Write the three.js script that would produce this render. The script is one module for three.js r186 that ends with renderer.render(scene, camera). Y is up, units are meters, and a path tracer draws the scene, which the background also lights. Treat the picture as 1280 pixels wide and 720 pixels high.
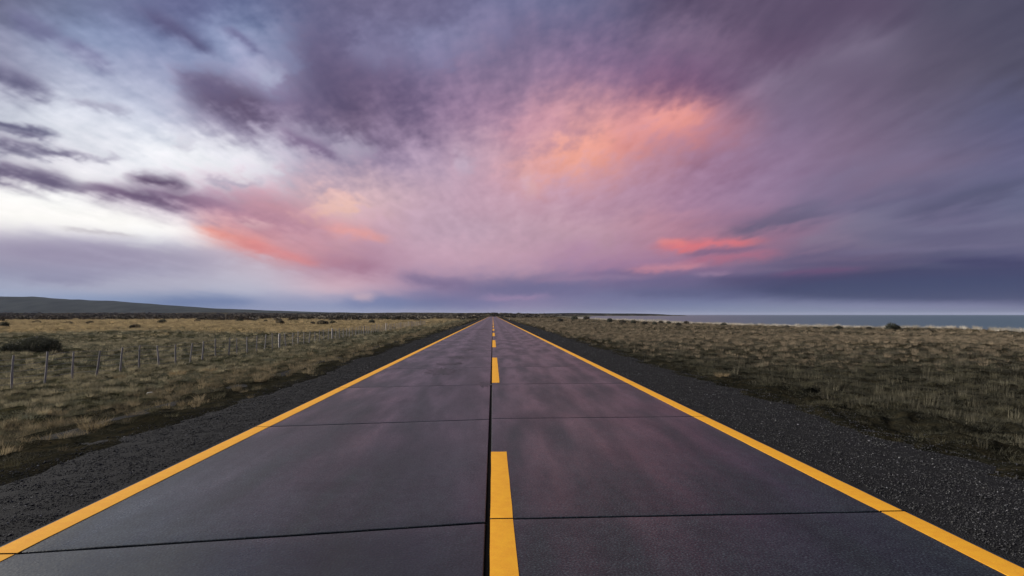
import * as THREE from 'three';
import { mergeGeometries } from 'three/addons/utils/BufferGeometryUtils.js';
import { createNoise2D, createNoise3D } from 'simplex-noise';

// ---------------------------------------------------------------- basics
function rng(seed) { let s = seed | 0; return () => { s = (s + 0x6d2b79f5) | 0; let t = Math.imul(s ^ (s >>> 15), 1 | s); t = (t + Math.imul(t ^ (t >>> 7), 61 | t)) ^ t; return ((t ^ (t >>> 14)) >>> 0) / 4294967296; }; }
const R = rng(11), rand = (a, b) => a + (b - a) * R();
const N2 = createNoise2D(rng(3)), N2b = createNoise2D(rng(5)), N3 = createNoise3D(rng(7));
const clamp = (v, a = 0, b = 1) => Math.min(b, Math.max(a, v)), mix = (a, b, t) => a + (b - a) * t;
const smooth = (a, b, v) => { const t = clamp((v - a) / (b - a)); return t * t * (3 - 2 * t); };
const D2R = Math.PI / 180;
function fbm(x, y, oct = 4, n = N2, gain = 0.5) { let s = 0, a = 1, t = 0; for (let i = 0; i < oct; i++) { s += a * n(x, y); t += a; a *= gain; x = x * 2.03 + 17.1; y = y * 2.03 - 9.7; } return s / t; }
const lin = (c) => (c <= 0.04045 ? c / 12.92 : ((c + 0.055) / 1.055) ** 2.4);

// ---------------------------------------------------------------- camera
const F = 695, PX0 = 616, PY0 = 393.5, EYE = 1.7;            // focal length and vanishing point of the road, in photo pixels
const scene = new THREE.Scene();
const camera = new THREE.PerspectiveCamera(2 * Math.atan(360 / F) / D2R, 16 / 9, 0.1, 60000);
camera.position.set(0, EYE, 0);
camera.rotation.order = 'YXZ';
camera.rotation.set(Math.atan((PY0 - 360) / F), -Math.atan((640 - PX0) / F), 0);
camera.updateMatrixWorld(true);
const inverseCamera = camera.matrixWorld.clone().invert();
const rayOf = (px, py) => new THREE.Vector3((px - 640) / F, (360 - py) / F, -1).transformDirection(camera.matrixWorld);
const onLevel = (px, py, level) => { const r = rayOf(px, py), t = (level - EYE) / r.y; return [r.x * t, r.z * t]; };

// ---------------------------------------------------------------- renderer, sun
const renderer = new THREE.WebGLRenderer({ antialias: true });
renderer.toneMapping = THREE.LinearToneMapping;
renderer.toneMappingExposure = 1.25;
renderer.shadowMap.enabled = true;
const SUN_AZ = -70, SUN_EL = 25;
const sun = new THREE.DirectionalLight(new THREE.Color(1, 0.96, 0.9), 4.6);
sun.position.set(Math.sin(SUN_AZ * D2R) * Math.cos(SUN_EL * D2R), Math.sin(SUN_EL * D2R), -Math.cos(SUN_AZ * D2R) * Math.cos(SUN_EL * D2R)).multiplyScalar(200);
sun.castShadow = true; sun.shadow.radius = 55; sun.shadow.mapSize.set(2048, 2048);
Object.assign(sun.shadow.camera, { left: -90, right: 90, top: 90, bottom: -90, near: 1, far: 500 });
scene.add(sun, sun.target);

// ---------------------------------------------------------------- sky: dusk clouds, as a function of direction
const SKY_X = [0, 107, 215, 322, 430, 538, 645, 752, 860, 967, 1075, 1182, 1280];
const SKY_Y = [5, 50, 100, 150, 200, 250, 290, 330, 360, 380, 392];
const SKY_C = [
  [108,110,138, 112,120,152, 104,108,146, 102,110,148, 105,102,135, 112,108,142, 112,112,148, 108,105,138, 98,85,112, 95,82,108, 92,80,105, 84,80,102, 78,76,98],
  [135,138,165, 138,150,182, 130,140,176, 138,148,182, 112,108,142, 125,125,160, 122,112,145, 118,105,138, 120,100,128, 102,85,112, 108,98,122, 88,82,104, 80,78,100],
  [165,166,188, 172,178,202, 156,162,192, 155,156,188, 98,88,118, 120,105,138, 140,118,148, 145,115,145, 125,94,124, 122,106,132, 108,95,120, 95,88,110, 84,82,104],
  [208,212,224, 216,220,232, 190,194,214, 140,128,158, 115,100,128, 140,118,148, 170,135,160, 195,142,152, 185,128,142, 132,110,138, 118,102,128, 102,95,120, 92,92,122],
  [222,220,228, 232,231,238, 238,239,245, 218,214,226, 155,140,166, 180,155,178, 200,158,172, 205,150,158, 160,120,145, 140,115,145, 125,108,135, 110,102,130, 100,98,130],
  [253,252,250, 246,245,246, 205,190,204, 198,158,172, 212,178,184, 190,160,178, 195,155,172, 185,145,165, 165,128,155, 145,120,150, 112,105,134, 104,101,131, 100,102,132],
  [212,208,216, 232,230,235, 252,248,247, 208,160,166, 205,162,174, 190,160,178, 188,155,172, 185,148,165, 172,126,146, 148,112,138, 120,112,138, 105,100,130, 105,103,132],
  [150,148,172, 160,158,182, 175,172,192, 195,178,192, 170,132,154, 190,155,175, 185,150,170, 160,125,155, 145,112,143, 115,100,130, 95,85,115, 85,85,115, 85,85,118],
  [160,166,190, 165,168,190, 172,172,192, 185,182,200, 200,170,185, 150,130,160, 118,108,143, 112,106,142, 95,92,128, 75,75,112, 55,60,95, 50,58,95, 48,55,92],
  [150,166,196, 128,147,182, 116,134,170, 140,148,180, 140,145,178, 108,112,152, 130,120,155, 115,115,150, 108,115,150, 113,118,149, 115,119,150, 108,109,141, 104,104,137],
  [155,168,195, 140,155,185, 135,148,178, 145,152,182, 145,150,180, 140,138,168, 140,130,160, 120,120,150, 115,122,152, 112,122,148, 106,115,142, 100,108,135, 95,100,130],
];
// cloud bodies and lit patches: ends of the axis and half thickness in degrees of sky (given as photo pixels, 1 px about 0.08 deg), colour, strength, raggedness
const SKY_STREAKS = [
  [168, 10, 272, 64, 8, [92, 90, 126], 0.85, 1], [278, 38, 332, 68, 6, [100, 98, 136], 0.75, 1], [15, 20, 82, 52, 8, [108, 108, 144], 0.7, 1], [78, 50, 144, 94, 7, [112, 112, 148], 0.75, 1],
  [-30, 84, 66, 124, 10, [96, 94, 124], 0.9, 1], [80, 128, 172, 147, 4, [160, 160, 182], 0.8, 1], [-60, 148, 80, 170, 5, [84, 82, 112], 0.85, 1.2], [-60, 160, 70, 178, 5, [88, 84, 114], 0.85, 1.2], [-60, 174, 130, 202, 5, [96, 90, 118], 0.8, 1.2], [-50, 186, 90, 200, 5, [128, 124, 148], 0.6, 1.2], [-70, 200, 110, 240, 9, [102, 92, 120], 0.95, 1], [60, 232, 150, 248, 5, [150, 142, 162], 0.6, 1],
  [-160, 256, 250, 286, 15, [255, 253, 249], 0.95, 0.45], [-120, 306, 330, 326, 14, [156, 148, 172], 0.75, 0.5], [150, 222, 236, 232, 7, [100, 84, 110], 1, 0.7], [76, 237, 290, 258, 9, [110, 92, 120], 1, 0.7], [200, 246, 420, 290, 15, [160, 124, 150], 0.75, 1.0], [258, 222, 320, 228, 4, [172, 164, 184], 0.7, 1.2], [105, 196, 145, 198, 4, [176, 172, 190], 0.7, 1.2], [215, 178, 245, 184, 4, [186, 182, 200], 0.7, 1.2], [65, 284, 190, 296, 2.5, [190, 184, 190], 0.7, 0.8],
  [236, 282, 350, 312, 7, [238, 150, 132], 0.9, 0.7], [290, 300, 410, 332, 7, [224, 130, 126], 0.8, 0.7], [380, 322, 480, 338, 7, [160, 116, 140], 0.6, 0.7], [376, 268, 456, 256, 8, [244, 196, 178], 0.62, 1.6], [240, 276, 440, 330, 17, [206, 146, 156], 0.5, 1.2], [394, 246, 432, 252, 5, [236, 188, 180], 0.5, 1.5], [400, 282, 490, 300, 6, [232, 158, 150], 0.65, 0.8], [290, 278, 350, 284, 3, [226, 190, 192], 0.5, 0.8], [300, 262, 420, 290, 12, [196, 146, 160], 0.5, 1.2],
  [240, 108, 345, 142, 22, [92, 80, 108], 0.95, 1.2], [225, 95, 290, 118, 12, [106, 98, 130], 0.8, 1.4], [350, 166, 428, 186, 9, [120, 102, 134], 0.85, 1.1], [380, 40, 420, 140, 30, [98, 88, 120], 0.6, 1.4], [440, 60, 520, 150, 30, [104, 92, 124], 0.55, 1.4], [318, 88, 358, 96, 9, [176, 180, 206], 0.8, 1.2], [436, 52, 484, 90, 16, [140, 138, 172], 0.55, 1.3], [525, 60, 552, 92, 15, [138, 132, 168], 0.55, 1.3], [585, 25, 640, 45, 12, [138, 132, 168], 0.45, 1.3], [330, 40, 372, 90, 12, [140, 146, 180], 0.5, 1.2], [285, 200, 350, 214, 8, [236, 234, 240], 0.6, 1.3],
  [180, 188, 330, 192, 14, [240, 241, 246], 0.55, 1.4], [430, 168, 470, 188, 8, [190, 182, 200], 0.55, 1.2], [575, 200, 600, 196, 12, [198, 182, 202], 0.5, 1.2], [655, 222, 672, 222, 12, [205, 180, 195], 0.5, 1.2],
  [650, 220, 790, 168, 20, [234, 164, 152], 0.7, 1.5], [700, 200, 770, 176, 11, [244, 168, 146], 0.6, 1.5], [740, 190, 890, 132, 16, [226, 150, 146], 0.65, 1.4], [800, 158, 872, 136, 9, [242, 162, 148], 0.55, 1.4], [640, 170, 720, 150, 14, [205, 150, 165], 0.5, 1.3],
  [805, 312, 965, 299, 5, [222, 116, 122], 0.85, 0.6], [815, 306, 860, 304, 3, [236, 134, 128], 0.6, 0.6], [840, 328, 990, 316, 5, [184, 106, 128], 0.6, 0.6], [775, 338, 890, 331, 4, [216, 140, 150], 0.65, 0.6], [840, 318, 960, 309, 3, [118, 94, 128], 0.6, 0.6], [860, 345, 920, 341, 2, [180, 146, 170], 0.5, 0.6],
  [900, 290, 1050, 256, 10, [92, 90, 118], 0.75, 0.9], [1110, 274, 1300, 230, 7, [84, 84, 112], 0.7, 0.9], [1020, 262, 1200, 226, 8, [98, 94, 124], 0.5, 0.9], [950, 346, 1090, 335, 4, [116, 76, 114], 0.55, 0.6], [700, 346, 960, 338, 4, [128, 104, 138], 0.5, 0.6], [860, 352, 1120, 346, 4, [72, 68, 104], 0.55, 0.5], [1060, 300, 1330, 284, 6, [94, 92, 122], 0.45, 0.7], [960, 240, 1200, 190, 8, [128, 112, 140], 0.35, 0.8], [1000, 80, 1120, 40, 10, [126, 114, 138], 0.5, 1], [990, 306, 1080, 300, 6, [132, 118, 142], 0.6, 0.9], [930, 328, 1120, 312, 4, [96, 88, 120], 0.6, 0.8], [1150, 326, 1320, 332, 6, [62, 62, 98], 0.8, 0.8],
  [490, 344, 600, 362, 7, [118, 104, 140], 0.75, 0.8], [580, 362, 760, 360, 7, [108, 104, 142], 0.75, 0.8], [730, 352, 900, 352, 8, [104, 96, 134], 0.6, 0.8], [560, 383, 640, 380, 4, [112, 110, 152], 0.6, 0.8], [590, 373, 700, 371, 3, [160, 132, 166], 0.6, 0.8], [880, 362, 1500, 364, 11, [40, 48, 84], 0.7, 0.4], [1000, 356, 1600, 358, 15, [42, 50, 86], 0.6, 0.4],
  [180, 379, 330, 377, 6, [100, 118, 160], 0.7, 0.6], [420, 380, 520, 378, 6, [108, 120, 162], 0.65, 0.6], [20, 348, 130, 350, 6, [136, 134, 162], 0.55, 0.8], [0, 312, 200, 322, 14, [150, 142, 168], 0.6, 0.7], [440, 372, 470, 371, 4, [212, 178, 186], 0.6, 0.8], [1000, 318, 1320, 304, 3, [114, 108, 138], 0.5, 0.5], [900, 334, 1260, 322, 3, [82, 78, 112], 0.5, 0.5], [1050, 345, 1400, 338, 4, [56, 58, 94], 0.6, 0.5], [640, 352, 830, 345, 3, [152, 124, 154], 0.5, 0.5], [1100, 292, 1360, 266, 4, [116, 114, 142], 0.45, 0.6], [980, 268, 1170, 234, 4, [124, 114, 142], 0.4, 0.6], [760, 366, 980, 370, 4, [84, 86, 124], 0.5, 0.5], [850, 287, 970, 266, 6, [142, 114, 144], 0.4, 0.6], [1160, 252, 1340, 214, 5, [82, 84, 112], 0.45, 0.6], [1000, 383, 1300, 383, 4, [122, 124, 156], 0.5, 0.4],
];
function makeSky(W = 4096, H = 2048) {
  const data = new Float32Array(W * H * 4);
  const chartX = (px) => { let i = 0; while (i < SKY_X.length - 2 && px > SKY_X[i + 1]) i++; return clamp(i + (px - SKY_X[i]) / (SKY_X[i + 1] - SKY_X[i]), 0, SKY_X.length - 1); };
  const chartY = (py) => { let i = 0; while (i < SKY_Y.length - 2 && py > SKY_Y[i + 1]) i++; return clamp(i + (py - SKY_Y[i]) / (SKY_Y[i + 1] - SKY_Y[i]), 0, SKY_Y.length - 1); };
  const cr = (t) => [(-t + 2 * t * t - t * t * t) / 2, (2 - 5 * t * t + 3 * t * t * t) / 2, (t + 4 * t * t - 3 * t * t * t) / 2, (-t * t + t * t * t) / 2];
  const col = [0, 0, 0];
  function base(px, py) {
    const gx = chartX(px), gy = chartY(py), ix = Math.min(SKY_X.length - 2, gx | 0), iy = Math.min(SKY_Y.length - 2, gy | 0), wx = cr(gx - ix), wy = cr(gy - iy);
    col[0] = col[1] = col[2] = 0;
    for (let b = 0; b < 4; b++) { const row = SKY_C[clamp(iy + b - 1, 0, SKY_Y.length - 1)]; for (let a = 0; a < 4; a++) { const k = clamp(ix + a - 1, 0, SKY_X.length - 1) * 3, w = wx[a] * wy[b]; col[0] += w * row[k]; col[1] += w * row[k + 1]; col[2] += w * row[k + 2]; } }
  }
  const m = inverseCamera.elements;
  for (let j = 0; j < H; j++) {
    const el = ((j + 0.5) / H - 0.5) * Math.PI;
    if (el < -0.03) continue;
    const sy = Math.sin(el), cy = Math.cos(el);
    for (let i = 0; i < W; i++) {
      const a = ((i + 0.5) / W - 0.5) * 2 * Math.PI, dx = cy * Math.cos(a), dz = cy * Math.sin(a), o = (j * W + i) * 4;
      const az = Math.atan2(dx, -dz);                         // from the road's direction, positive to the sea
      // cloud sheet overhead, combed along the road's direction by the wind
      const k = 1 / (Math.max(sy, 0) + 0.075), X = dx * k, Z = -dz * k;
      const n1 = fbm(X * 1.1, Z * 0.33, 5), n2 = fbm(X * 1.0 + 40, Z * 0.36 + 9, 5, N2b), n3 = fbm(X * 3.1 + 7, Z * 0.8, 5, N2b, 0.6), n4 = fbm(X * 7 - 20, Z * 2.6, 4, N2, 0.6);
      const n6 = 0.45 - 1.6 * Math.abs(fbm(X * 2.0 + 11, Z * 0.5 - 3, 5, N2, 0.55)), lift = smooth(-0.02, 0.25, el), n5 = fbm(az * 16 + el * 5, el * 34 - az * 9, 4, N2b, 0.6) * mix(1, 0.35, smooth(0.32, 0.62, az));
      // the photograph's colours where it shows the sky, the same dusk going on round the rest
      const X3 = dx, Y3 = sy, Z3 = dz;
      const cx = m[0] * X3 + m[4] * Y3 + m[8] * Z3, cyy = m[1] * X3 + m[5] * Y3 + m[9] * Z3, cz = m[2] * X3 + m[6] * Y3 + m[10] * Z3;
      const glow = Math.exp(-(((Math.atan2(Math.sin(az + 1.1), Math.cos(az + 1.1))) / 0.7) ** 2)), low = Math.exp(-Math.max(el, 0) / 0.28), back = 0.5 - 0.5 * Math.cos(az);
      let r = mix(91, 74, back) + glow * low * 95 + low * 6 + n1 * 8 + n3 * 6, g = mix(97, 79, back) + glow * low * 98 + low * 8 + n1 * 8 + n3 * 6, b = mix(122, 101, back) + glow * low * 82 + low * 12 + n1 * 8 + n3 * 6;
      if (cz < -0.2) {
        let px = 640 - F * cx / cz, py = 360 + F * cyy / cz;
        const w = smooth(1520, 1300, px) * smooth(-240, -20, px) * smooth(-190, -10, py);
        if (w > 0) {
          const qx = px + (n1 * 30 + n3 * 14 + n5 * 10) * lift + n2 * 6, qy = py + (n2 * 22 + n3 * 11 + n4 * 6 + n5 * 10 + n6 * 6) * lift + n1 * 1.5;
          base(qx, Math.min(qy, 392));
          let [r1, g1, b1] = col;
          for (const s of SKY_STREAKS) {
            const [x0, y0, x1, y1, th, c, str, rag] = s;
            if (px < Math.min(x0, x1) - 60 || px > Math.max(x0, x1) + 60 || py < Math.min(y0, y1) - th * 3 - 30 || py > Math.max(y0, y1) + th * 3 + 30) continue;
            const hush = (0.25 + 0.75 * lift) * rag, fx = px + (n2 * 16 + n5 * 10) * hush, fy = py + (n1 * 9 + n3 * 8 + n5 * 7 + n4 * 5 + n6 * 5) * hush;
            const vx = x1 - x0, vy = y1 - y0, len = Math.hypot(vx, vy), t = ((fx - x0) * vx + (fy - y0) * vy) / (len * len), perp = ((fx - x0) * vy - (fy - y0) * vx) / len;
            const along = 1 - smooth(0.2, 0.5 + Math.min(0.25, th * 1.6 / len), Math.abs(t - 0.5)), body = along ** 0.6, d = perp / (th * (0.45 + 0.65 * body));
            const q = str * along * Math.exp(-0.75 * d * d) * (1 - 0.30 * rag * smooth(-0.1, 0.6, n3 * 0.7 + n5 * 0.6));
            r1 = mix(r1, c[0], q); g1 = mix(g1, c[1], q); b1 = mix(b1, c[2], q);
          }
          const tex = (n3 * 9 + n4 * 6 + n5 * 8 + n6 * 9) * lift * mix(1, 0.45, smooth(0.3, 0.6, az)); r1 += tex; g1 += tex * 0.9; b1 += tex * 0.9;
          r = mix(r, r1, w); g = mix(g, g1, w); b = mix(b, b1, w);
        }
      }
      data[o] = lin(clamp(r / 255, 0.02, 1.03)); data[o + 1] = lin(clamp(g / 255, 0.02, 1.02)); data[o + 2] = lin(clamp(b / 255, 0.02, 1.02)); data[o + 3] = 1;
    }
  }
  const t = new THREE.DataTexture(data, W, H, THREE.RGBAFormat, THREE.FloatType);
  t.mapping = THREE.EquirectangularReflectionMapping; t.magFilter = THREE.LinearFilter; t.needsUpdate = true;
  return t;
}
scene.background = makeSky();
scene.environment = scene.background;
scene.backgroundIntensity = scene.environmentIntensity = 1 / 1.25;       // the clouds keep the photograph's tones at this exposure

// ---------------------------------------------------------------- helpers for objects
const taken = new Map();
function numbered(n) { const k = taken.get(n) || 0; taken.set(n, k + 1); return k ? `${n}_${String(k).padStart(3, '0')}` : n; }
function tag(o, label, category, group, kind) { if (label) o.userData.label = label; if (category) o.userData.category = category; if (group) o.userData.group = group; if (kind) o.userData.kind = kind; return o; }
function put(name, geo, mat, parent = scene) { const o = new THREE.Mesh(geo, mat); o.name = parent === scene ? numbered(name) : name; o.castShadow = o.receiveShadow = true; parent.add(o); return o; }
function base(name, x = 0, y = 0, z = 0, turn = 0) { const g = new THREE.Group(); g.name = numbered(name); g.position.set(x, y, z); g.rotation.y = turn; scene.add(g); return g; }
function copyOf(o) { const c = o.clone(); c.name = numbered(o.name.replace(/_\d{3}$/, '')); c.userData = { ...o.userData }; scene.add(c); return c; }
function texture(size, fn, srgb = true) {                      // fn(x, y) in 0..1 gives [r, g, b] in 0..1
  const d = new Uint8Array(size * size * 4);
  for (let y = 0; y < size; y++) for (let x = 0; x < size; x++) { const c = fn(x / size, y / size), o = (y * size + x) * 4; d[o] = clamp(c[0]) * 255; d[o + 1] = clamp(c[1]) * 255; d[o + 2] = clamp(c[2]) * 255; d[o + 3] = 255; }
  const t = new THREE.DataTexture(d, size, size); t.wrapS = t.wrapT = THREE.RepeatWrapping; t.magFilter = THREE.LinearFilter; t.minFilter = THREE.LinearMipmapLinearFilter; t.generateMipmaps = true;
  if (srgb) t.colorSpace = THREE.SRGBColorSpace; t.needsUpdate = true; return t;
}
// noise that tiles over the unit square: two circles would cost 4D, so blend shifted copies near the border
function tile(x, y, f) { const bx = smooth(0.8, 1, x), by = smooth(0.8, 1, y); const a = f(x, y), b = bx ? f(x - 1, y) : 0; const top = mix(a, b, bx); if (!by) return top; return mix(top, mix(f(x, y - 1), bx ? f(x - 1, y - 1) : 0, bx), by); }
function geoFrom(pos, idx, uv, colr, norm) {
  const g = new THREE.BufferGeometry(); g.setAttribute('position', new THREE.Float32BufferAttribute(pos, 3));
  if (uv) g.setAttribute('uv', new THREE.Float32BufferAttribute(uv, 2)); if (colr) g.setAttribute('color', new THREE.Float32BufferAttribute(colr, 3));
  if (idx) g.setIndex(idx); if (norm) g.setAttribute('normal', new THREE.Float32BufferAttribute(norm, 3)); else g.computeVertexNormals(); return g;
}

// ---------------------------------------------------------------- the lie of the land (x across the road, d = metres ahead)
const EDGE_L = -3.62, EDGE_R = 3.59, JOINT_X = -0.036;
const COAST = [[-400, 95], [0, 78], [70, 70], [113, 58], [180, 51], [254, 50], [400, 56], [700, 78], [1000, 105], [1200, 150], [1500, 240], [2000, 330], [2500, 430], [2700, 780], [2900, 1000], [3300, 940], [3600, 500], [6000, 300], [9000, 200]];
function coast(d) { let i = 0; while (i < COAST.length - 2 && d > COAST[i + 1][0]) i++; const t = clamp((d - COAST[i][0]) / (COAST[i + 1][0] - COAST[i][0])); return mix(COAST[i][1], COAST[i + 1][1], t * t * (3 - 2 * t)) + fbm(d * 0.012, 4.4, 3) * (4 + Math.abs(d) * 0.012); }
const crest = (d) => -2.2 * smooth(520, 700, d) + 5.6 * smooth(690, 860, d) * (1 - smooth(900, 1500, d));
const SEA = -4.2;
function land(x, d) {
  const s = Math.abs(x), far = Math.hypot(x, d);
  let y;
  if (x < 0) y = -0.04 - 0.10 * smooth(3.6, 5.2, s) - 0.56 * smooth(5.2, 10.5, s);
  else y = -0.04 - 0.12 * smooth(3.6, 6.0, s) - 0.30 * smooth(6, 13, s);
  const rough = smooth(4.6, 7.5, s);
  y += rough * (0.15 * fbm(x * 0.5, d * 0.45, 3) + 0.06 * fbm(x * 1.7 + 9, d * 1.7, 2, N2b)) + smooth(9, 30, s) * 0.35 * fbm(x * 0.03 + 3, d * 0.022, 3);
  y -= 0.10 * (1 - smooth(4.4, 5.6, s));                          // the bed under road and shoulders
  y += crest(d) * (0.2 + 0.8 * Math.exp(-(((x - 8) / 70) ** 2)));
  y += smooth(900, 2600, far) * (9 + 6 * fbm(x * 0.0012, d * 0.0012, 3)) * smooth(-20, 260, coast(d) - x) * (x > -3000 ? 1 : 1);
  const c = coast(d), w = d > 1000 ? 40 : 7;
  return mix(y, SEA - 2.5, smooth(c - w * 0.55, c + w * 1.4, x));
}
const N_OF = (x, d) => fbm(x * 0.05 + 5, d * 0.035 + 2, 4, N2b);

// ground: fine in front, coarse behind
const speck = texture(1024, (x, y) => {
  const a = tile(x, y, (u, v) => fbm(u * 9, v * 9, 4)), b = tile(x, y, (u, v) => fbm(u * 60 + 3, v * 60, 3, N2b)), h = R();
  const v = 0.62 + a * 0.16 + b * 0.22 + (h - 0.5) * 0.22; return [v * (1 + 0.07 * a), v, v * (0.93 - 0.08 * a)];
});
const speckBump = texture(512, (x, y) => { const v = 0.5 + 0.3 * tile(x, y, (u, w) => fbm(u * 40, w * 40, 4)) + 0.2 * (R() - 0.5); return [v, v, v]; }, false);
function landColor(x, d) {
  const n = N_OF(x, d), n2 = fbm(x * 0.35, d * 0.25, 3), s = Math.abs(x), c = [0, 0, 0];
  const set = (r, g, b, k) => { c[0] = mix(c[0], r, k); c[1] = mix(c[1], g, k); c[2] = mix(c[2], b, k); };
  if (x < 0) {
    set(0.034, 0.031, 0.024, 1); set(0.080, 0.076, 0.048, smooth(8, 12, s + n2) * (0.75 + 0.4 * n2)); set(0.23, 0.185, 0.105, smooth(62, 95, d - s * 0.12 + n * 22) * smooth(11, 22, s));
    set(0.11, 0.09, 0.062, smooth(235, 330, d + n * 60));
  } else {
    set(0.034, 0.031, 0.024, 1); set(0.080, 0.066, 0.046, smooth(26, 60, Math.hypot(x, d) + n * 12)); set(0.052, 0.042, 0.028, smooth(150, 300, d)); set(0.04, 0.033, 0.025, smooth(500, 900, d));
    const h = coast(d) - x; set(0.30, 0.27, 0.22, (1 - smooth(-4, d > 800 ? 30 : 1.5, h)) * 0.9);
  }
  set(0.030, 0.029, 0.028, 1 - smooth(4.6, 6.0 + n2 * 0.6, s));
  const k = 1 + 0.30 * n2 + 0.2 * n; return [c[0] * k * 1.5, c[1] * k * 1.5, c[2] * k * 1.5];
}
{
  const angles = []; for (let a = -180; a < -62; a += 4) angles.push(a); for (let a = -62; a <= 62; a += 0.22) angles.push(a); for (let a = 66; a <= 180; a += 4) angles.push(a); angles[angles.length - 1] = 180;
  const radii = [0]; for (let r = 0.8; r < 9000; r *= 1.03) radii.push(r);
  const pos = [], uv = [], colr = [], idx = [], na = angles.length;
  for (const r of radii) for (const a of angles) { const x = r * Math.sin(a * D2R), d = r * Math.cos(a * D2R); pos.push(x, land(x, d), -d); uv.push(x / 5, d / 5); colr.push(...landColor(x, d)); }
  for (let j = 0; j < radii.length - 1; j++) for (let i = 0; i < na - 1; i++) { const p = j * na + i; idx.push(p, p + 1, p + na, p + 1, p + na + 1, p + na); }
  const mat = new THREE.MeshPhysicalMaterial({ map: speck, bumpMap: speckBump, bumpScale: 0.03, vertexColors: true, roughness: 1, specularIntensity: 0 });
  tag(put('ground', geoFrom(pos, idx, uv, colr), mat), 'flat grassy steppe on both sides of the road, running to the sea', 'ground', null, 'structure');
}
// sea
{
  const waves = texture(512, (x, y) => { const v = 0.5 + 0.5 * tile(x, y, (u, w) => fbm(u * 7, w * 22, 4)); return [v, v, v]; }, false);
  const g = new THREE.PlaneGeometry(50000, 60000, 1, 1).rotateX(-Math.PI / 2).translate(25000 + 12, SEA, -20000);
  const u = g.attributes.uv; for (let i = 0; i < u.count; i++) u.setXY(i, u.getX(i) * 50000 / 40, u.getY(i) * 60000 / 40);
  tag(put('sea', g, new THREE.MeshStandardMaterial({ color: new THREE.Color(0.075, 0.125, 0.16), roughness: 0.4, bumpMap: waves, bumpScale: 0.1 })), 'calm grey blue sea reaching to the horizon', 'sea', null, 'structure');
}
// hills behind the field
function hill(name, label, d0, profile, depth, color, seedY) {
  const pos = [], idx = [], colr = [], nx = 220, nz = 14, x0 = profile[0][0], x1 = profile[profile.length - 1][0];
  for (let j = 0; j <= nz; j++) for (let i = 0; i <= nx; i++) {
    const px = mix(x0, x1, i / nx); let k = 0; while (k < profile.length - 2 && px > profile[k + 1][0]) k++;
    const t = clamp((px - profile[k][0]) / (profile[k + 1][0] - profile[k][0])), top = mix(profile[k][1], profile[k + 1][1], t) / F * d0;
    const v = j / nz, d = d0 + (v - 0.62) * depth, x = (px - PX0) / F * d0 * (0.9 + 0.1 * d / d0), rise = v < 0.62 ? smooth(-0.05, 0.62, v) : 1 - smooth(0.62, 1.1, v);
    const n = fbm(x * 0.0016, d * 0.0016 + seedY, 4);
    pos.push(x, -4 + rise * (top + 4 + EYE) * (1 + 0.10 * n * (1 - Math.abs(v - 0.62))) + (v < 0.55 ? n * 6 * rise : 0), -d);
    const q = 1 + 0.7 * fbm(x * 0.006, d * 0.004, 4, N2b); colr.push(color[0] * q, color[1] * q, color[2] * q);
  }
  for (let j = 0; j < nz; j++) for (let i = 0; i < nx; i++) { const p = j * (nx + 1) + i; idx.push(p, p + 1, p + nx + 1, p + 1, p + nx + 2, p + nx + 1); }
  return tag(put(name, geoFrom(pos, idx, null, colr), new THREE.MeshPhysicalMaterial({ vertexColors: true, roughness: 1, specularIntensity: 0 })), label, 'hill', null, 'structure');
}
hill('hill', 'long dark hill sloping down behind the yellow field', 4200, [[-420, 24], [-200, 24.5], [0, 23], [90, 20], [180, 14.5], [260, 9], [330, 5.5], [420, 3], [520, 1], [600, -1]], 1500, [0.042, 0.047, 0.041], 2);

// ---------------------------------------------------------------- the road: concrete slabs, sealed joints, yellow paint
const road = base('road'); tag(road, 'straight two lane concrete road with yellow edge lines and centre dashes', 'road', null, 'structure');
const D0 = 4.65, SLAB = 4.5, KMIN = -4, KMAX = 22;
const jointAt = (lane, k, x) => D0 + SLAB * k + (lane < 0 ? 0.142 * (x - JOINT_X) : 0.07 + 0.018 * (x - JOINT_X));
const slabMap = texture(2048, (x, y) => {
  const a = tile(x, y, (u, v) => fbm(u * 5, v * 3.4, 5)), b = tile(x, y, (u, v) => fbm(u * 34 + 5, v * 30, 3, N2b)), g = tile(x, y, (u, v) => N2(u * 300, v * 300)), h = R(), h2 = R();
  let v = 0.52 + a * 0.10 + b * 0.12 + g * 0.24 + (g > 0.66 ? 0.38 * (h2 > 0.5 ? 1 : 0.3) : 0) + (h - 0.5) * 0.24; if (h2 > 0.985) v += 0.4 * R(); if (h2 < 0.012) v -= 0.3 * R();
  return [v * 0.98, v, v * 1.04];
});
const slabRough = texture(1024, (x, y) => { const a = tile(x, y, (u, v) => fbm(u * 9 + 9, v * 1.6, 5)); const v = 0.66 + a * 0.24 + (R() - 0.5) * 0.3; return [v, v, v]; }, false);
const slabBump = texture(1024, (x, y) => { const v = 0.5 + 0.1 * tile(x, y, (u, w) => fbm(u * 70, w * 70, 2)) + 0.3 * tile(x, y, (u, w) => N2b(u * 260, w * 260)) + (R() - 0.5) * 0.2; return [v, v, v]; }, false);
const slabMat = new THREE.MeshPhysicalMaterial({ map: slabMap, roughnessMap: slabRough, roughness: 0.63, bumpMap: slabBump, bumpScale: 0.0016, vertexColors: true });
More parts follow.
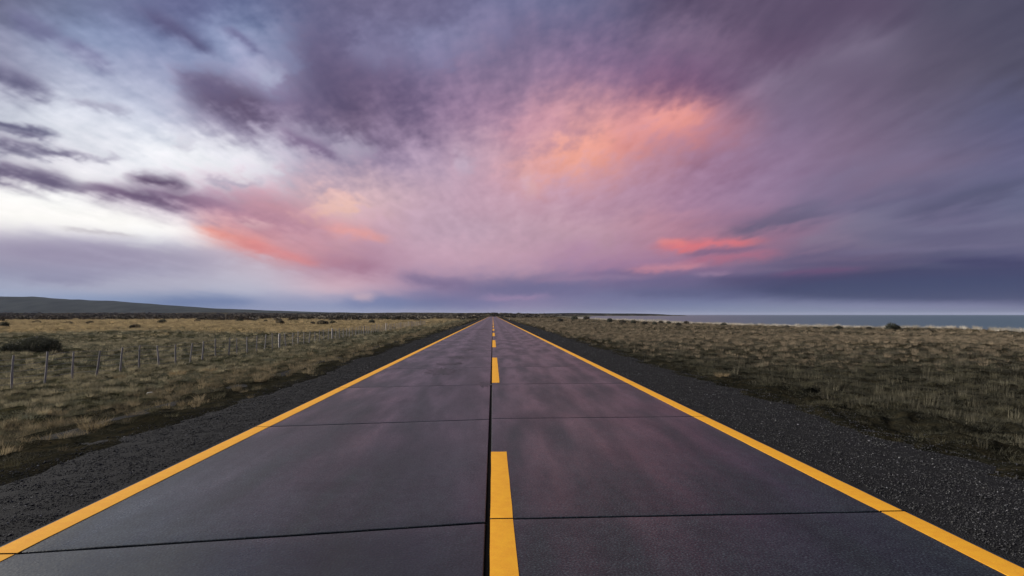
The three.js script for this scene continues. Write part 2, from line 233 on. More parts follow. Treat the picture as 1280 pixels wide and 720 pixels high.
const STAINS = [[552, 464, 0.5, 0.9, 0.5], [560, 455, 0.35, 0.5, 0.5], [572, 446, 0.4, 0.6, 0.45], [590, 411, 0.5, 2.6, 0.5], [545, 480, 0.3, 0.5, 0.25], [505, 500, 0.5, 0.5, 0.3], [415, 608, 0.35, 0.2, 0.4], [890, 668, 0.10, 0.035, 0.7], [610, 482, 0.12, 0.4, 0.4], [700, 520, 0.3, 0.5, 0.25], [440, 690, 0.4, 0.25, 0.25]].map(([px, py, sx, sd, k]) => { const [x, z] = onLevel(px, py, 0); return [x, -z, sx, sd, k]; });
function stain(x, d) {                                             // damp, oily and rubbed marks on the concrete
  let k = 1 + 0.24 * fbm(x * 1.5, d * 0.07, 4) + 0.12 * fbm(x * 0.8, d * 0.3, 3) + 0.08 * fbm(x * 2.6, d * 1.4, 3, N2b);
  for (const [sx, sd, wx, wd, s] of STAINS) { const e = Math.hypot((x - sx) / wx, (d - sd) / wd) + 0.5 * fbm(x * 5, d * 3, 3); k *= 1 - s * (1 - smooth(0.5, 1.15, e)); }
  return k;
}
function slabGeometry(lane, k, tone) {
  const gap = lane < 0 ? 0.012 : 0.008, xi = JOINT_X + lane * 0.021, xo = lane < 0 ? EDGE_L : EDGE_R, xa = Math.min(xi, xo), xb = Math.max(xi, xo), nx = 22, nz = 26, pos = [], uv = [], colr = [], idx = [];
  const ou = 0, ov = R() * 3, flip = 1, tilt = rand(-1, 1) * 0.0008, curl = rand(0.5, 1.5) * 0.0007;
  const fr = (i, n) => (i === 0 ? 0 : i === n ? 1 : i === 1 ? 0.003 : i === n - 1 ? 0.997 : 0.003 + 0.994 * (i - 1) / (n - 2));
  for (let j = 0; j <= nz; j++) for (let i = 0; i <= nx; i++) {
    const edge = i === 0 || j === 0 || i === nx || j === nz, u = fr(i, nx), v = fr(j, nz), x = mix(xa, xb, u);
    const wob = 0.008 * fbm(x * 3 + k, lane * 5 + k, 3), da = jointAt(lane, k, x) + gap + (j < 2 ? wob : 0), db = jointAt(lane, k + 1, x) - gap, d = mix(da, db, v);
    pos.push(x, (edge ? -0.007 : 0) + tilt * (v - 0.5) * 2 + curl * (4 * (v - 0.5) ** 2 - 0.3) + 0.0012 * fbm(x * 0.9 + k * 3, d * 0.9, 2) , -d);
    uv.push(flip * x / 7 + ou, d / 7 + ov); const q = stain(x, d) * tone; colr.push(q * 0.78, q * 1.02, q * 1.06);
  }
  const row = nx + 1;
  for (let j = 0; j < nz; j++) for (let i = 0; i < nx; i++) { const p = j * row + i; idx.push(p, p + 1, p + row, p + 1, p + row + 1, p + row); }
  // sides down to the bed
  const ring = []; for (let i = 0; i < nx; i++) ring.push(i); for (let j = 0; j < nz; j++) ring.push(j * row + nx); for (let i = nx; i > 0; i--) ring.push(nz * row + i); for (let j = nz; j > 0; j--) ring.push(j * row);
  const start = pos.length / 3; for (const p of ring) { pos.push(pos[p * 3], -0.12, pos[p * 3 + 2]); uv.push(uv[p * 2], uv[p * 2 + 1]); colr.push(colr[p * 3] * 0.8, colr[p * 3 + 1] * 0.8, colr[p * 3 + 2] * 0.8); }
  for (let i = 0; i < ring.length; i++) { const n = (i + 1) % ring.length; idx.push(ring[i], start + i, ring[n], ring[n], start + i, start + n); }
  return geoFrom(pos, idx, uv, colr);
}
const CONC = 0.07;
for (let k = KMIN; k < KMAX; k++) for (const lane of [-1, 1]) put('slab', slabGeometry(lane, k, CONC * rand(0.95, 1.05)), slabMat, road);
const FAR0 = D0 + SLAB * KMAX;
{ // beyond the slabs that can be told apart
  const pos = [], uv = [], colr = [], idx = [], xs = []; for (let i = 0; i <= 24; i++) xs.push(mix(EDGE_L, EDGE_R, i / 24));
  const ds = []; for (let d = FAR0 - 0.45; d < 720; d += 2.5) ds.push(d);
  for (const d of ds) for (const x of xs) { pos.push(x, crest(d) * 1 - 0.002, -d - 0.142 * Math.min(0, x) * 0); uv.push(x / 7, d / 7); const q = CONC * stain(x, d); colr.push(q * 0.78, q * 1.02, q * 1.06); }
  for (let j = 0; j < ds.length - 1; j++) for (let i = 0; i < 24; i++) { const p = j * 25 + i; idx.push(p, p + 1, p + 25, p + 1, p + 26, p + 25); }
  put('carriageway', geoFrom(pos, idx, uv, colr), slabMat, road);
}
{ // dark joint filler under all gaps
  const noisy = texture(256, () => { const v = 0.5 + (R() - 0.5) * 0.5; return [v, v, v]; });
  const g = new THREE.PlaneGeometry(EDGE_R - EDGE_L - 0.02, FAR0 + 14, 1, 1).rotateX(-Math.PI / 2).translate((EDGE_L + EDGE_R) / 2, -0.014, -(FAR0 - 14) / 2);
  put('joint_sealant', g, new THREE.MeshPhysicalMaterial({ color: new THREE.Color(0.012, 0.012, 0.012), map: noisy, roughness: 1, specularIntensity: 0.1 }), road);
}
const patchMat = slabMat.clone(); patchMat.roughness = 0.76;
const paintMap = texture(1024, (x, y) => {
  const a = tile(x, y, (u, v) => fbm(u * 8, v * 8, 5)), b = tile(x, y, (u, v) => fbm(u * 50 + 3, v * 50, 3, N2b)); let v = 0.95 + a * 0.025 + b * 0.04; const chip = b + 0.4 * a > 0.88 ? 0.45 : 1;
  return [v * chip, v * chip * (0.99 + a * 0.03), v * chip];
});
const paint = new THREE.MeshPhysicalMaterial({ color: new THREE.Color(0.90, 0.42, 0.026), map: paintMap, roughness: 0.9, specularIntensity: 0.4, bumpMap: slabBump, bumpScale: 0.0003 });
function stripe(xc, half, cuts, end) {                            // a painted stripe, broken where it crosses the joints
  const pos = [], uv = [], idx = [];
  for (let c = 0; c < cuts.length - 1; c++) {
    const [a, b] = [cuts[c] + 0.012, cuts[c + 1] - 0.012]; const n = Math.max(1, Math.round((b - a) / 0.3)); const p0 = pos.length / 3;
    for (let i = 0; i <= n; i++) { const d = mix(a, b, i / n), y = 0.0042 + (d > 500 ? crest(d) : 0), wl = 0.006 * fbm(d * 1.3, xc * 3, 3), wr = 0.006 * fbm(d * 1.3, xc * 3 + 9, 3); for (const [x, yy] of [[xc - half + wl - 0.001, y - 0.005], [xc - half + wl, y], [xc + half + wr, y], [xc + half + wr + 0.001, y - 0.005]]) { pos.push(x, yy, -d); uv.push(x, d); } }
    for (let i = 0; i < n; i++) for (let q = 0; q < 3; q++) { const p = p0 + i * 4 + q; idx.push(p, p + 1, p + 4, p + 1, p + 5, p + 4); }
  }
  return geoFrom(pos, idx, uv);
}
function cutsFor(lane, x, a, b) { const c = [a]; for (let k = KMIN; k < KMAX; k++) { const j = jointAt(lane, k, x); if (j > a + 0.1 && j < b - 0.1) c.push(j); } c.push(b); return c; }
for (const [px, py, wx, wd, seed] of [[553, 464, 0.42, 1.0, 1], [560, 454.5, 0.42, 0.55, 2], [573, 446.5, 0.4, 0.7, 3], [584, 437, 0.35, 0.8, 4], [603, 411.5, 0.75, 2.6, 5], [606, 480, 0.16, 0.5, 6]]) {   // rough dark patches
  const [cx, cz] = onLevel(px, py, 0), n = 72, pos = [cx, 0.0038, cz], uv = [cx / 7, -cz / 7], idx = [], colr = [0.045, 0.045, 0.047];
  for (let i = 0; i < n; i++) { const a = i / n * 6.283, k = 1 + 0.75 * fbm(Math.cos(a) * 2.6 + seed * 7, Math.sin(a) * 2.6, 4); const x = cx + Math.cos(a) * wx * k, z = cz + Math.sin(a) * wd * k; pos.push(x, 0.0038, z); uv.push(x / 7, -z / 7); colr.push(0.05, 0.05, 0.052); idx.push(0, 1 + (i + 1) % n, 1 + i); }
  put('worn_patch', geoFrom(pos, idx, uv, colr), patchMat, road);
}
put('edge_line', stripe(-3.49, 0.10, cutsFor(-1, -3.49, -12, 715)), paint, road);
put('edge_line', stripe(3.455, 0.10, cutsFor(1, 3.455, -12, 715)), paint, road);
for (let k = -1; k < 40; k++) { const b = 7.0 + 15.2 * k, a = b - 8.2; put('centre_dash', stripe(0.078, 0.094, cutsFor(1, 0.078, a, b)), paint, road); }

// ---------------------------------------------------------------- gravel shoulders
const boundary = (side, d) => (side < 0 ? 5.35 : 6.0) + 0.45 * fbm(d * 0.16, side * 4, 3) + 0.22 * fbm(d * 0.9, side * 8, 3, N2b);
const bedOf = (x, d) => { const s = Math.abs(x), side = Math.sign(x); const slope = side < 0 ? -0.10 * smooth(3.6, 5.2, s) : -0.12 * smooth(3.6, 6, s); return -0.012 + slope + 0.012 * fbm(x * 1.4, d * 1.4, 3) - 0.20 * smooth(boundary(side, d) - 0.5, boundary(side, d) + 1.3, s) + crest(d); };
const gravelMap = texture(1024, (x, y) => { const a = tile(x, y, (u, v) => fbm(u * 6, v * 6, 4)), b = tile(x, y, (u, v) => N2(u * 150, v * 150)), h = R(); let v = 0.5 + 0.07 * a + b * 0.13 + (h - 0.5) * 0.22; if (h > 0.985) v += 0.25; return [v, v * 0.985, v * 0.98]; });
const gravelBump = texture(1024, (x, y) => { const v = 0.5 + 0.35 * tile(x, y, (u, w) => N2b(u * 110, w * 110)) + 0.2 * (R() - 0.5); return [v, v, v]; }, false);
const gravelMat = new THREE.MeshPhysicalMaterial({ map: gravelMap, color: new THREE.Color(0.085, 0.086, 0.09), bumpMap: gravelBump, bumpScale: 0.008, roughness: 1, specularIntensity: 0.1 });
for (const side of [-1, 1]) {
  const pos = [], uv = [], idx = [], ds = [], nx = 26; for (let d = -14; d < 40; d += 0.25) ds.push(d); for (let d = 40; d < 700; d *= 1.02) ds.push(d); ds.push(700);
  const x0 = side < 0 ? -EDGE_L - 0.005 : EDGE_R - 0.005, x1 = side < 0 ? 7.4 : 8.2;
  for (const d of ds) for (let i = 0; i <= nx; i++) { const x = side * mix(x0, x1, i / nx); pos.push(x, bedOf(x, d), -d); uv.push(x / 2.4, d / 2.4); }
  for (let j = 0; j < ds.length - 1; j++) for (let i = 0; i < nx; i++) { const p = j * (nx + 1) + i; if (side > 0) idx.push(p, p + 1, p + nx + 1, p + 1, p + nx + 2, p + nx + 1); else idx.push(p, p + nx + 1, p + 1, p + 1, p + nx + 1, p + nx + 2); }
  tag(put('gravel_shoulder', geoFrom(pos, idx, uv), gravelMat), side < 0 ? 'dark gravel shoulder between the road and the fenced field' : 'dark gravel shoulder between the road and the coastal grass', 'shoulder', null, 'structure');
}
// loose stones on the shoulders
function instanced(name, geo, mat, items, label, category) {       // items: [x, y, z, sx, sy, sz, turn, r, g, b, tiltx, tiltz]
  const o = new THREE.InstancedMesh(geo, mat, items.length), m = new THREE.Matrix4(), q = new THREE.Quaternion(), e = new THREE.Euler(), p = new THREE.Vector3(), s = new THREE.Vector3(), c = new THREE.Color();
  items.forEach((t, i) => { q.setFromEuler(e.set(t[10] || 0, t[6], t[11] || 0, 'YXZ')); m.compose(p.set(t[0], t[1], t[2]), q, s.set(t[3], t[4], t[5])); o.setMatrixAt(i, m); o.setColorAt(i, c.setRGB(t[7], t[8], t[9])); });
  o.name = numbered(name); o.castShadow = o.receiveShadow = true; tag(o, label, category, null, 'stuff'); scene.add(o); return o;
}
function pebble(seed) { const g = new THREE.IcosahedronGeometry(1, 1), p = g.attributes.position; for (let i = 0; i < p.count; i++) { const x = p.getX(i), y = p.getY(i), z = p.getZ(i), k = 1 + 0.28 * N3(x * 1.3 + seed, y * 1.3, z * 1.3); p.setXYZ(i, x * k, y * k * 0.62, z * k * 0.85); } g.computeVertexNormals(); return g; }
const stoneMat = new THREE.MeshPhysicalMaterial({ roughness: 0.95, specularIntensity: 0.2 });
for (const side of [-1, 1]) for (let v = 0; v < 2; v++) {
  const items = [];
  for (let i = 0; i < 90000; i++) {
    const d = 1.5 + 90 * R() ** 2.6, x = side * rand(3.68, side < 0 ? 7.4 : 8.2), s = Math.abs(x); if (s > boundary(side, d) + (R() < 0.8 ? rand(-0.6, 0.7) : rand(0, 2.2) * R())) continue;
    const size = (R() < 0.04 ? rand(0.008, 0.014) : rand(0.003, 0.0068)) * (1 + d * 0.035), light = R() < 0.03 ? rand(0.12, 0.26) : rand(0.024, 0.075);
    items.push([x, Math.max(bedOf(x, d), land(x, d)) + size * 0.15, -d, size, size, size, R() * 6.28, light, light * rand(0.96, 1), light * rand(0.93, 1.06), rand(-0.4, 0.4), rand(-0.4, 0.4)]);
  }
  instanced('gravel', pebble(side * 3 + v * 11), stoneMat, items, side < 0 ? 'loose dark grey stones on the shoulder by the fenced field' : 'loose dark grey stones on the shoulder by the coastal grass', 'gravel');
}

// ---------------------------------------------------------------- grass
function tuft(seed, blades, h, spread, lean, width, droop, straight = 0) {
  const r = rng(seed), pos = [], idx = [], nor = [];
  for (let b = 0; b < blades; b++) {
    const a = r() * 6.283, rad = spread * Math.sqrt(r()), x = rad * Math.cos(a), z = rad * Math.sin(a), dir = a + (r() - 0.5) * 1.6, hh = h * (0.45 + 0.55 * r()), ln = lean * (0.25 + r()) * (r() < straight ? 0.25 : 1), f = r() * 3.14, wx = Math.cos(f) * width, wz = Math.sin(f) * width, p = pos.length / 3;
    const pt = (t) => [x + Math.cos(dir) * ln * hh * t ** 1.7, hh * (t - droop * ln * t * t * 0.5), z + Math.sin(dir) * ln * hh * t ** 1.7];
    for (const [t, w] of [[0, 1], [0.5, 0.8]]) { const c = pt(t); pos.push(c[0] - wx * w, c[1], c[2] - wz * w, c[0] + wx * w, c[1], c[2] + wz * w); }
    pos.push(...pt(1)); idx.push(p, p + 1, p + 2, p + 1, p + 3, p + 2, p + 2, p + 3, p + 4);
  }
  return geoFrom(pos, idx);
}
const grassMat = new THREE.MeshPhysicalMaterial({ roughness: 1, transmission: 0.3, thickness: 0, side: THREE.DoubleSide, specularIntensity: 0.3 });
const TUFTS = [tuft(1, 46, 0.20, 0.14, 0.7, 0.0032, 0.5), tuft(2, 70, 0.36, 0.13, 0.8, 0.0034, 0.7), tuft(3, 20, 0.52, 0.16, 0.22, 0.0026, 0.2, 0.6), tuft(4, 60, 0.11, 0.2, 1.2, 0.004, 0.6), tuft(5, 90, 0.5, 0.35, 0.6, 0.009, 0.5)];
const buckets = TUFTS.map(() => []);
function grow(r0, r1, density, scale, kindOf) {
  const area = Math.PI * (100 / 360) * (r1 * r1 - r0 * r0), n = Math.round(area * density);
  for (let i = 0; i < n; i++) {
    const r = Math.sqrt(mix(r0 * r0, r1 * r1, R())), a = rand(-50, 52) * D2R, x = r * Math.sin(a), d = r * Math.cos(a), s = Math.abs(x), side = Math.sign(x);
    const cover = fbm(x * 0.5 + 30, d * 0.4, 3), edge = boundary(side, d) + 0.35;
    if (s < edge + rand(-0.5, 1.2) * (R() < 0.5 ? 1 : 0.3) || d < 1) continue;
    if (x > 0 && coast(d) - x < 1) continue;
    const bare = x < 0 ? 1 - smooth(edge + 1.2, edge + 4.2, s + cover * 2) : 0.75 * (1 - smooth(edge + 0.3, edge + 2.2, s + cover * 1.5)); if (R() < bare * (cover > 0.12 ? 0.45 : 0.93)) continue;
    if (cover < -0.15 + rand(-0.3, 0.2) && R() < 0.8) continue;
    const k = kindOf(x, d, r, cover); if (!k) continue;
    const [kind, cr, cg, cb, sc] = k, tone = rand(0.55, 1.45) * (1 + 0.5 * fbm(x * 0.9 + 60, d * 0.7, 2)), s0 = scale * sc * rand(0.65, 1.3);
    buckets[kind].push([x, land(x, d) - 0.015, -d, s0, s0 * rand(0.8, 1.2), s0, R() * 6.28, cr * tone, cg * tone, cb * tone, rand(-0.15, 0.15), rand(-0.15, 0.15)]);
  }
}
function kindOf(x, d, r, cover) {
  const n = N_OF(x, d), q = R();
  if (x < 0) {
    const field = smooth(9, 12, -x), gold = smooth(62, 95, d + x * 0.12 + n * 22) * smooth(11, 22, -x);
    if (R() < gold) return q < 0.7 ? [1, 0.44, 0.34, 0.19, 0.9] : [0, 0.34, 0.28, 0.15, 1];
    if (R() < field) { const g = clamp(0.5 + n * 0.9 + cover * 0.4); return q < 0.5 ? [0, mix(0.12, 0.25, g), mix(0.125, 0.215, g), mix(0.085, 0.13, g), 1] : q < 0.72 ? [1, 0.36, 0.31, 0.2, 0.75] : [3, 0.10, 0.10, 0.07, 1.2]; }
    return q < 0.45 ? [3, 0.085, 0.075, 0.05, 1] : q < 0.75 ? [0, 0.12, 0.108, 0.065, 1] : cover > 0.0 ? [1, 0.27, 0.215, 0.13, 0.85] : [0, 0.15, 0.13, 0.08, 0.8];
  }
  const outer = smooth(20, 55, r + n * 14), edge = coast(d) - x;
  if (edge < 7 && R() < 0.7) return [1, 0.62, 0.56, 0.46, 1.15];
  if (R() < outer) return q < 0.35 ? [1, 0.30, 0.235, 0.155, 0.75] : q < 0.68 ? [0, 0.17, 0.145, 0.095, 1] : [3, 0.085, 0.075, 0.055, 1.3];
  return q < 0.52 ? [3, 0.06, 0.056, 0.036, 1.1] : q < 0.9 ? (cover > 0 ? [0, 0.085, 0.076, 0.045, 0.9] : [3, 0.05, 0.046, 0.03, 1.2]) : [2, 0.17, 0.15, 0.10, 0.7];
}
grow(4, 14, 64, 0.62, kindOf); grow(14, 30, 44, 0.78, kindOf); grow(30, 70, 12, 1.05, kindOf); grow(70, 160, 3.2, 1.45, kindOf); grow(160, 360, 0.55, 2.6, kindOf);
const GRASS_NAMES = [['grass', 'short olive green grass covering the field and verges'], ['dry_grass', 'straw coloured dry tussock grass over the field'], ['grass_stems', 'thin upright dry grass stems on the seaward verge'], ['ground_cover', 'low dark mat of ground cover on the verges'], ['', '']];
TUFTS.forEach((g, i) => { if (buckets[i].length) instanced(GRASS_NAMES[i][0], g, grassMat, buckets[i], GRASS_NAMES[i][1], 'grass'); });
console.log('grass', buckets.map((b) => b.length).join(' '));

// single tussocks that stand out on the verges
const tussockGeo = [tuft(21, 240, 0.34, 0.26, 0.9, 0.004, 0.8), tuft(22, 220, 0.30, 0.24, 1.0, 0.004, 0.9)];
const strawMats = [[0.36, 0.27, 0.15], [0.27, 0.21, 0.12], [0.16, 0.14, 0.08]].map((c) => { const m = grassMat.clone(); m.color = new THREE.Color(...c); return m; });
const hitLand = (px, py) => { const r = rayOf(px, py); let t = 1; for (let i = 0; i < 6000; i++) { const x = r.x * t, d = -r.z * t; if (EYE + r.y * t < land(x, d)) break; t *= 1.002; } return [r.x * t, land(r.x * t, -r.z * t), r.z * t]; };
for (const [px, py, s, m, label] of [
  [262, 465, 1.0, 0, 'pale straw tussock on the verge before the wire fence, tallest of its row'], [222, 469, 1.1, 0, 'wide pale straw tussock beside the tallest one on the fence verge'], [180, 468, 0.8, 2, 'dark olive tussock by the foot of the wire fence'],
  [118, 534, 0.9, 1, 'straw tussock growing out at the edge of the gravel on the fence side'], [150, 472, 0.8, 1, 'small brown tussock under the fence wires'], [98, 492, 0.9, 2, 'dark green tussock on the bare verge near the fence'],
  [232, 506, 0.6, 1, 'low yellowish tussock at the gravel edge on the fence side'], [902, 471, 0.7, 0, 'pale bleached tussock alone on the seaward verge'], [20, 500, 1, 2, 'broad dark tussock below the fence on the verge'],
]) { const [x, y, z] = hitLand(px, py); const o = put('grass_tussock', tussockGeo[m % 2], strawMats[m]); o.position.set(x, y - 0.02, z); o.scale.setScalar(s); o.rotation.y = R() * 6; tag(o, label, 'tussock', 'tussocks on the verges'); }

// ---------------------------------------------------------------- shrubs
function leafMass(seed, n, size, lobes) {                          // leaf-sized faces through a few overlapping domes
  const r = rng(seed), pos = [], idx = [];
  for (let i = 0; i < n; i++) {
    const [cx, cy, cz, rx, ry, rz] = lobes[(r() * lobes.length) | 0], a = r() * 6.283, u = r() * 1.7 - 0.7, q = Math.cbrt(0.25 + 0.75 * r()), cs = Math.sqrt(Math.max(0, 1 - Math.min(1, u * u)));
    const x = cx + rx * q * cs * Math.cos(a), y = cy + ry * q * u, z = cz + rz * q * cs * Math.sin(a); if (y < 0.02) continue;
    const v = new THREE.Vector3(r() - 0.5, r() - 0.2, r() - 0.5).normalize(), w = new THREE.Vector3(r() - 0.5, r() - 0.5, r() - 0.5).cross(v).normalize(), l = size * (0.6 + 0.8 * r()), p = pos.length / 3;
    pos.push(x, y, z, x + v.x * l * 0.5 + w.x * l * 0.28, y + v.y * l * 0.5 + w.y * l * 0.28, z + v.z * l * 0.5 + w.z * l * 0.28, x + v.x * l, y + v.y * l, z + v.z * l, x + v.x * l * 0.5 - w.x * l * 0.28, y + v.y * l * 0.5 - w.y * l * 0.28, z + v.z * l * 0.5 - w.z * l * 0.28);
    idx.push(p, p + 1, p + 2, p, p + 2, p + 3);
  }
  return geoFrom(pos, idx);
}
function stemGeo(seed, n, h, spread) { const r = rng(seed), parts = []; for (let i = 0; i < n; i++) { const a = r() * 6.28, s = spread * (0.3 + 0.7 * r()), c = new THREE.CatmullRomCurve3([new THREE.Vector3(Math.cos(a) * s * 0.2, -0.05, Math.sin(a) * s * 0.2), new THREE.Vector3(Math.cos(a) * s * 0.5, h * 0.45, Math.sin(a) * s * 0.5), new THREE.Vector3(Math.cos(a) * s, h * (0.7 + 0.3 * r()), Math.sin(a) * s)]); parts.push(new THREE.TubeGeometry(c, 5, 0.014, 5)); } return mergeGeometries(parts); }
const leafMat = new THREE.MeshPhysicalMaterial({ color: new THREE.Color(0.060, 0.062, 0.036), roughness: 0.9, transmission: 0.25, thickness: 0, side: THREE.DoubleSide });
const leafMat2 = leafMat.clone(); leafMat2.color = new THREE.Color(0.075, 0.062, 0.04);
const barkMat = new THREE.MeshStandardMaterial({ color: new THREE.Color(0.06, 0.05, 0.04), roughness: 1 });
function shrub(name, seed, n, size, lobes, mat, x, y, z, turn) { const g = base(name, x, y, z, turn); put('foliage', leafMass(seed, n, size, lobes), mat, g); put('stem', stemGeo(seed + 1, 14, 0.6, 0.8), barkMat, g); return g; }
{
  const [x, y, z] = hitLand(40, 440);
  tag(shrub('broad_shrub', 31, 17000, 0.055, [[-0.55, 0.3, 0, 0.95, 0.55, 0.8], [0.45, 0.36, 0.1, 1.0, 0.62, 0.9], [0.95, 0.28, -0.2, 0.55, 0.55, 0.6], [-1.1, 0.18, 0.2, 0.5, 0.34, 0.5], [0, 0.42, -0.3, 0.8, 0.58, 0.7]], leafMat, x, y - 0.03, z, 0), 'broad dark green shrub in the field behind the wire fence', 'shrub');
  const protos = [
    shrub('low_shrub', 41, 1500, 0.14, [[0, 0.4, 0, 0.8, 0.65, 0.75], [0.5, 0.3, 0.2, 0.6, 0.45, 0.6], [-0.5, 0.3, -0.1, 0.6, 0.5, 0.5]], leafMat, 0, 0, 0, 0),
    shrub('low_shrub', 43, 1500, 0.14, [[0, 0.35, 0, 1.0, 0.5, 0.8], [0.8, 0.25, 0, 0.6, 0.4, 0.6]], leafMat2, 0, 0, 0, 0)];
  const used = [false, false];
  const L1 = 'small dark shrub scattered in the straw coloured field', L2 = 'low dark bush along the grassy edge above the sea';
  const spots = [[6, 409, 1.0, 0], [47, 404, 0.9, 1], [86, 405, 0.8, 1], [113, 405, 0.9, 1], [170, 410, 0.75, 1], [203, 404, 1.1, 0], [332, 403, 0.9, 0], [349, 404.5, 1, 1], [391, 405, 0.7, 1], [402, 406, 1.2, 1], [416, 405, 0.9, 0], [437, 399.5, 1.5, 0], [465, 404.5, 1.2, 0], [481, 400, 1.5, 0], [493, 400.5, 1.6, 1], [538, 399, 1.2, 0], [552, 398.5, 1.2, 1], [246, 403, 1, 1], [300, 402, 1, 0], [520, 401, 1, 1]];
  const spotsR = [[718, 400, 1.6, 0], [733, 400, 1.7, 1], [1115, 412, 0.95, 0], [984, 410, 0.55, 1], [1048, 411.5, 0.55, 0], [1086, 412, 0.5, 1], [1019, 411, 0.35, 0], [826, 404.5, 0.8, 1], [836, 404.8, 0.7, 0], [858, 405, 0.8, 1], [1160, 413.6, 0.4, 1], [905, 407, 0.6, 0], [700, 402, 1.2, 1], [762, 402.5, 1.1, 0], [778, 404, 0.9, 1], [792, 404.5, 0.9, 0], [806, 405.5, 0.8, 1], [818, 406.5, 0.7, 0], [848, 407.5, 0.7, 1]];
  for (const [list, label, group] of [[spots, L1, 'shrubs dotted over the field'], [spotsR, L2, 'bushes along the coast']]) for (const [px, py, s, v] of list) {
    const o = used[v] ? copyOf(protos[v]) : protos[v]; used[v] = true; const [x, y, z] = hitLand(px, py);
    o.position.set(x, y - 0.03, z); o.rotation.y = R() * 6.28; o.scale.set(s * rand(0.9, 1.15), s, s); tag(o, label, 'shrub', group);
    if (px === 1115) { o.userData.label = 'largest rounded bush standing out against the sea on the shore edge'; delete o.userData.group; }
  }
  // the far scrub that closes the plain
  const items = [], n = 9000;
  for (let i = 0; i < n; i++) { const a = rand(-52, 14) * D2R, r = 255 + 130 * fbm(a * 9, 3.3, 4) + 1500 * R() ** 1.8, x = r * Math.sin(a), d = r * Math.cos(a); if (Math.abs(x) < 9 + (d > 560 ? -9 : 0) || coast(d) - x < 12) continue; if (r < 420 && (fbm(x * 0.012, d * 0.012, 3) < 0.05 || x > 0)) continue; const s = rand(0.6, 1.7) * (0.8 + r / 1400), c = rand(0.6, 1.5); items.push([x, land(x, d) - 0.1, -d, s * rand(1, 2), s * rand(0.7, 1.1), s * rand(1, 2), R() * 6.28, 0.18 * c, 0.150 * c, 0.11 * c]); }
  instanced('far_scrub', leafMass(51, 260, 0.42, [[0, 0.4, 0, 0.85, 0.7, 0.85], [0.5, 0.25, 0.2, 0.7, 0.5, 0.6]]), new THREE.MeshStandardMaterial({ roughness: 1, side: THREE.DoubleSide }), items, 'dark belt of scrub closing the plain before the hill', 'scrub');
}

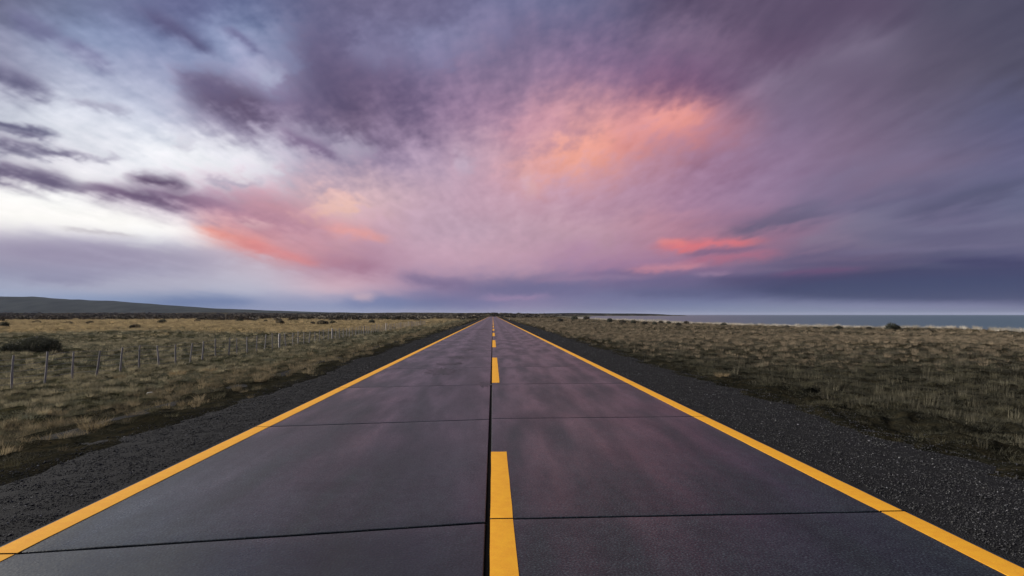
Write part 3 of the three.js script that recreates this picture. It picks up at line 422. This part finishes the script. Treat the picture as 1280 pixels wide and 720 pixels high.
// ---------------------------------------------------------------- fence along the field
{
  const FX = -15.5, fence = base('wire_fence', FX, 0, 0); tag(fence, 'weathered post and wire fence between the verge and the field', 'fence');
  const at = (d) => land(FX, d);
  const woodMap = texture(256, (x, y) => { const v = 0.86 + 0.16 * tile(x, y, (u, w) => fbm(u * 20, w * 3, 4)) + 0.1 * (R() - 0.5); return [v, v * 0.97, v * 0.95]; });
  const wood = [[0.62, 0.6, 0.6], [0.5, 0.48, 0.48], [0.72, 0.7, 0.69]].map((c) => new THREE.MeshStandardMaterial({ map: woodMap, color: new THREE.Color(...c), roughness: 1 })), pale = new THREE.MeshStandardMaterial({ map: woodMap, color: new THREE.Color(0.95, 0.93, 0.9), roughness: 0.9 });
  const stick = (seed, h, r0, r1, sides) => { const g = new THREE.CylinderGeometry(r1, r0, h, sides, 5).translate(0, h / 2 - 0.06, 0), p = g.attributes.position, w = rng(seed), bx = (w() - 0.5) * 0.03, bz = (w() - 0.5) * 0.03; for (let i = 0; i < p.count; i++) { const y = p.getY(i), t = y / h; p.setX(i, p.getX(i) * (1 + 0.12 * N2(y * 5, seed)) + bx * Math.sin(t * 3)); p.setZ(i, p.getZ(i) * (1 + 0.12 * N2(y * 5, seed + 4)) + bz * Math.sin(t * 3)); } g.computeVertexNormals(); return g; };
  const posts = [stick(1, 1.28, 0.075, 0.06, 9), stick(2, 1.22, 0.07, 0.06, 9)], drops = [stick(3, 1.12, 0.036, 0.03, 7), stick(4, 1.06, 0.04, 0.03, 7), stick(5, 1.16, 0.032, 0.028, 7)], palePost = stick(6, 1.2, 0.07, 0.065, 6);
  const ds = []; for (let k = -5; k < 84; k++) ds.push(18.54 + 1.33 * k + rand(-0.12, 0.12));
  ds.forEach((d, i) => { const thick = i % 10 === 2 && i > 15, isPale = i === 22 || i === 32 || i === 52; const o = put(thick || isPale ? 'post' : 'dropper', isPale ? palePost : thick ? posts[i % 2] : drops[(R() * 3) | 0], isPale ? pale : wood[(R() * 3) | 0], fence); o.position.set(rand(-0.04, 0.04), at(d) - (thick ? 0.05 : 0), -d); o.rotation.set(rand(-0.09, 0.09), R() * 6, rand(-0.1, 0.1)); });
  const wireMat = new THREE.MeshStandardMaterial({ color: new THREE.Color(0.25, 0.25, 0.26), metalness: 0.5, roughness: 0.6 });
  for (const h of [0.22, 0.42, 0.62, 0.82, 1.0]) { const pts = []; for (let d = 10; d < 130; d += 1.32) pts.push(new THREE.Vector3(0.03, at(d) + h + 0.008 * Math.sin(d * 3 + h * 9), -d)); put('wire', new THREE.TubeGeometry(new THREE.CatmullRomCurve3(pts), 200, 0.006, 4), wireMat, fence); }
}

// ---------------------------------------------------------------- small things by the road
{
  const o = (() => { const [x, y, z] = hitLand(188, 493); const m = put('pale_stone', pebble(77), new THREE.MeshStandardMaterial({ color: new THREE.Color(0.6, 0.6, 0.58), roughness: 0.8 })); m.position.set(x, y + 0.03, z); m.scale.set(0.11, 0.07, 0.07); return m; })();
  tag(o, 'pale flat stone lying on the verge below the fence', 'stone');
  const g = base('marker_post', 5.7, bedOf(5.7, 190), -190); tag(g, 'small pale marker post with red band at the far roadside', 'post');
  put('post', new THREE.CylinderGeometry(0.07, 0.08, 1.0, 8).translate(0, 0.45, 0), new THREE.MeshStandardMaterial({ color: new THREE.Color(0.6, 0.58, 0.55), roughness: 0.8 }), g);
  put('red_band', new THREE.CylinderGeometry(0.084, 0.084, 0.2, 8).translate(0, 0.78, 0), new THREE.MeshStandardMaterial({ color: new THREE.Color(0.4, 0.08, 0.05), roughness: 0.7 }), g);
}
scene.fog = new THREE.FogExp2(new THREE.Color(0.56, 0.62, 0.82), 0.000025);
renderer.render(scene, camera);
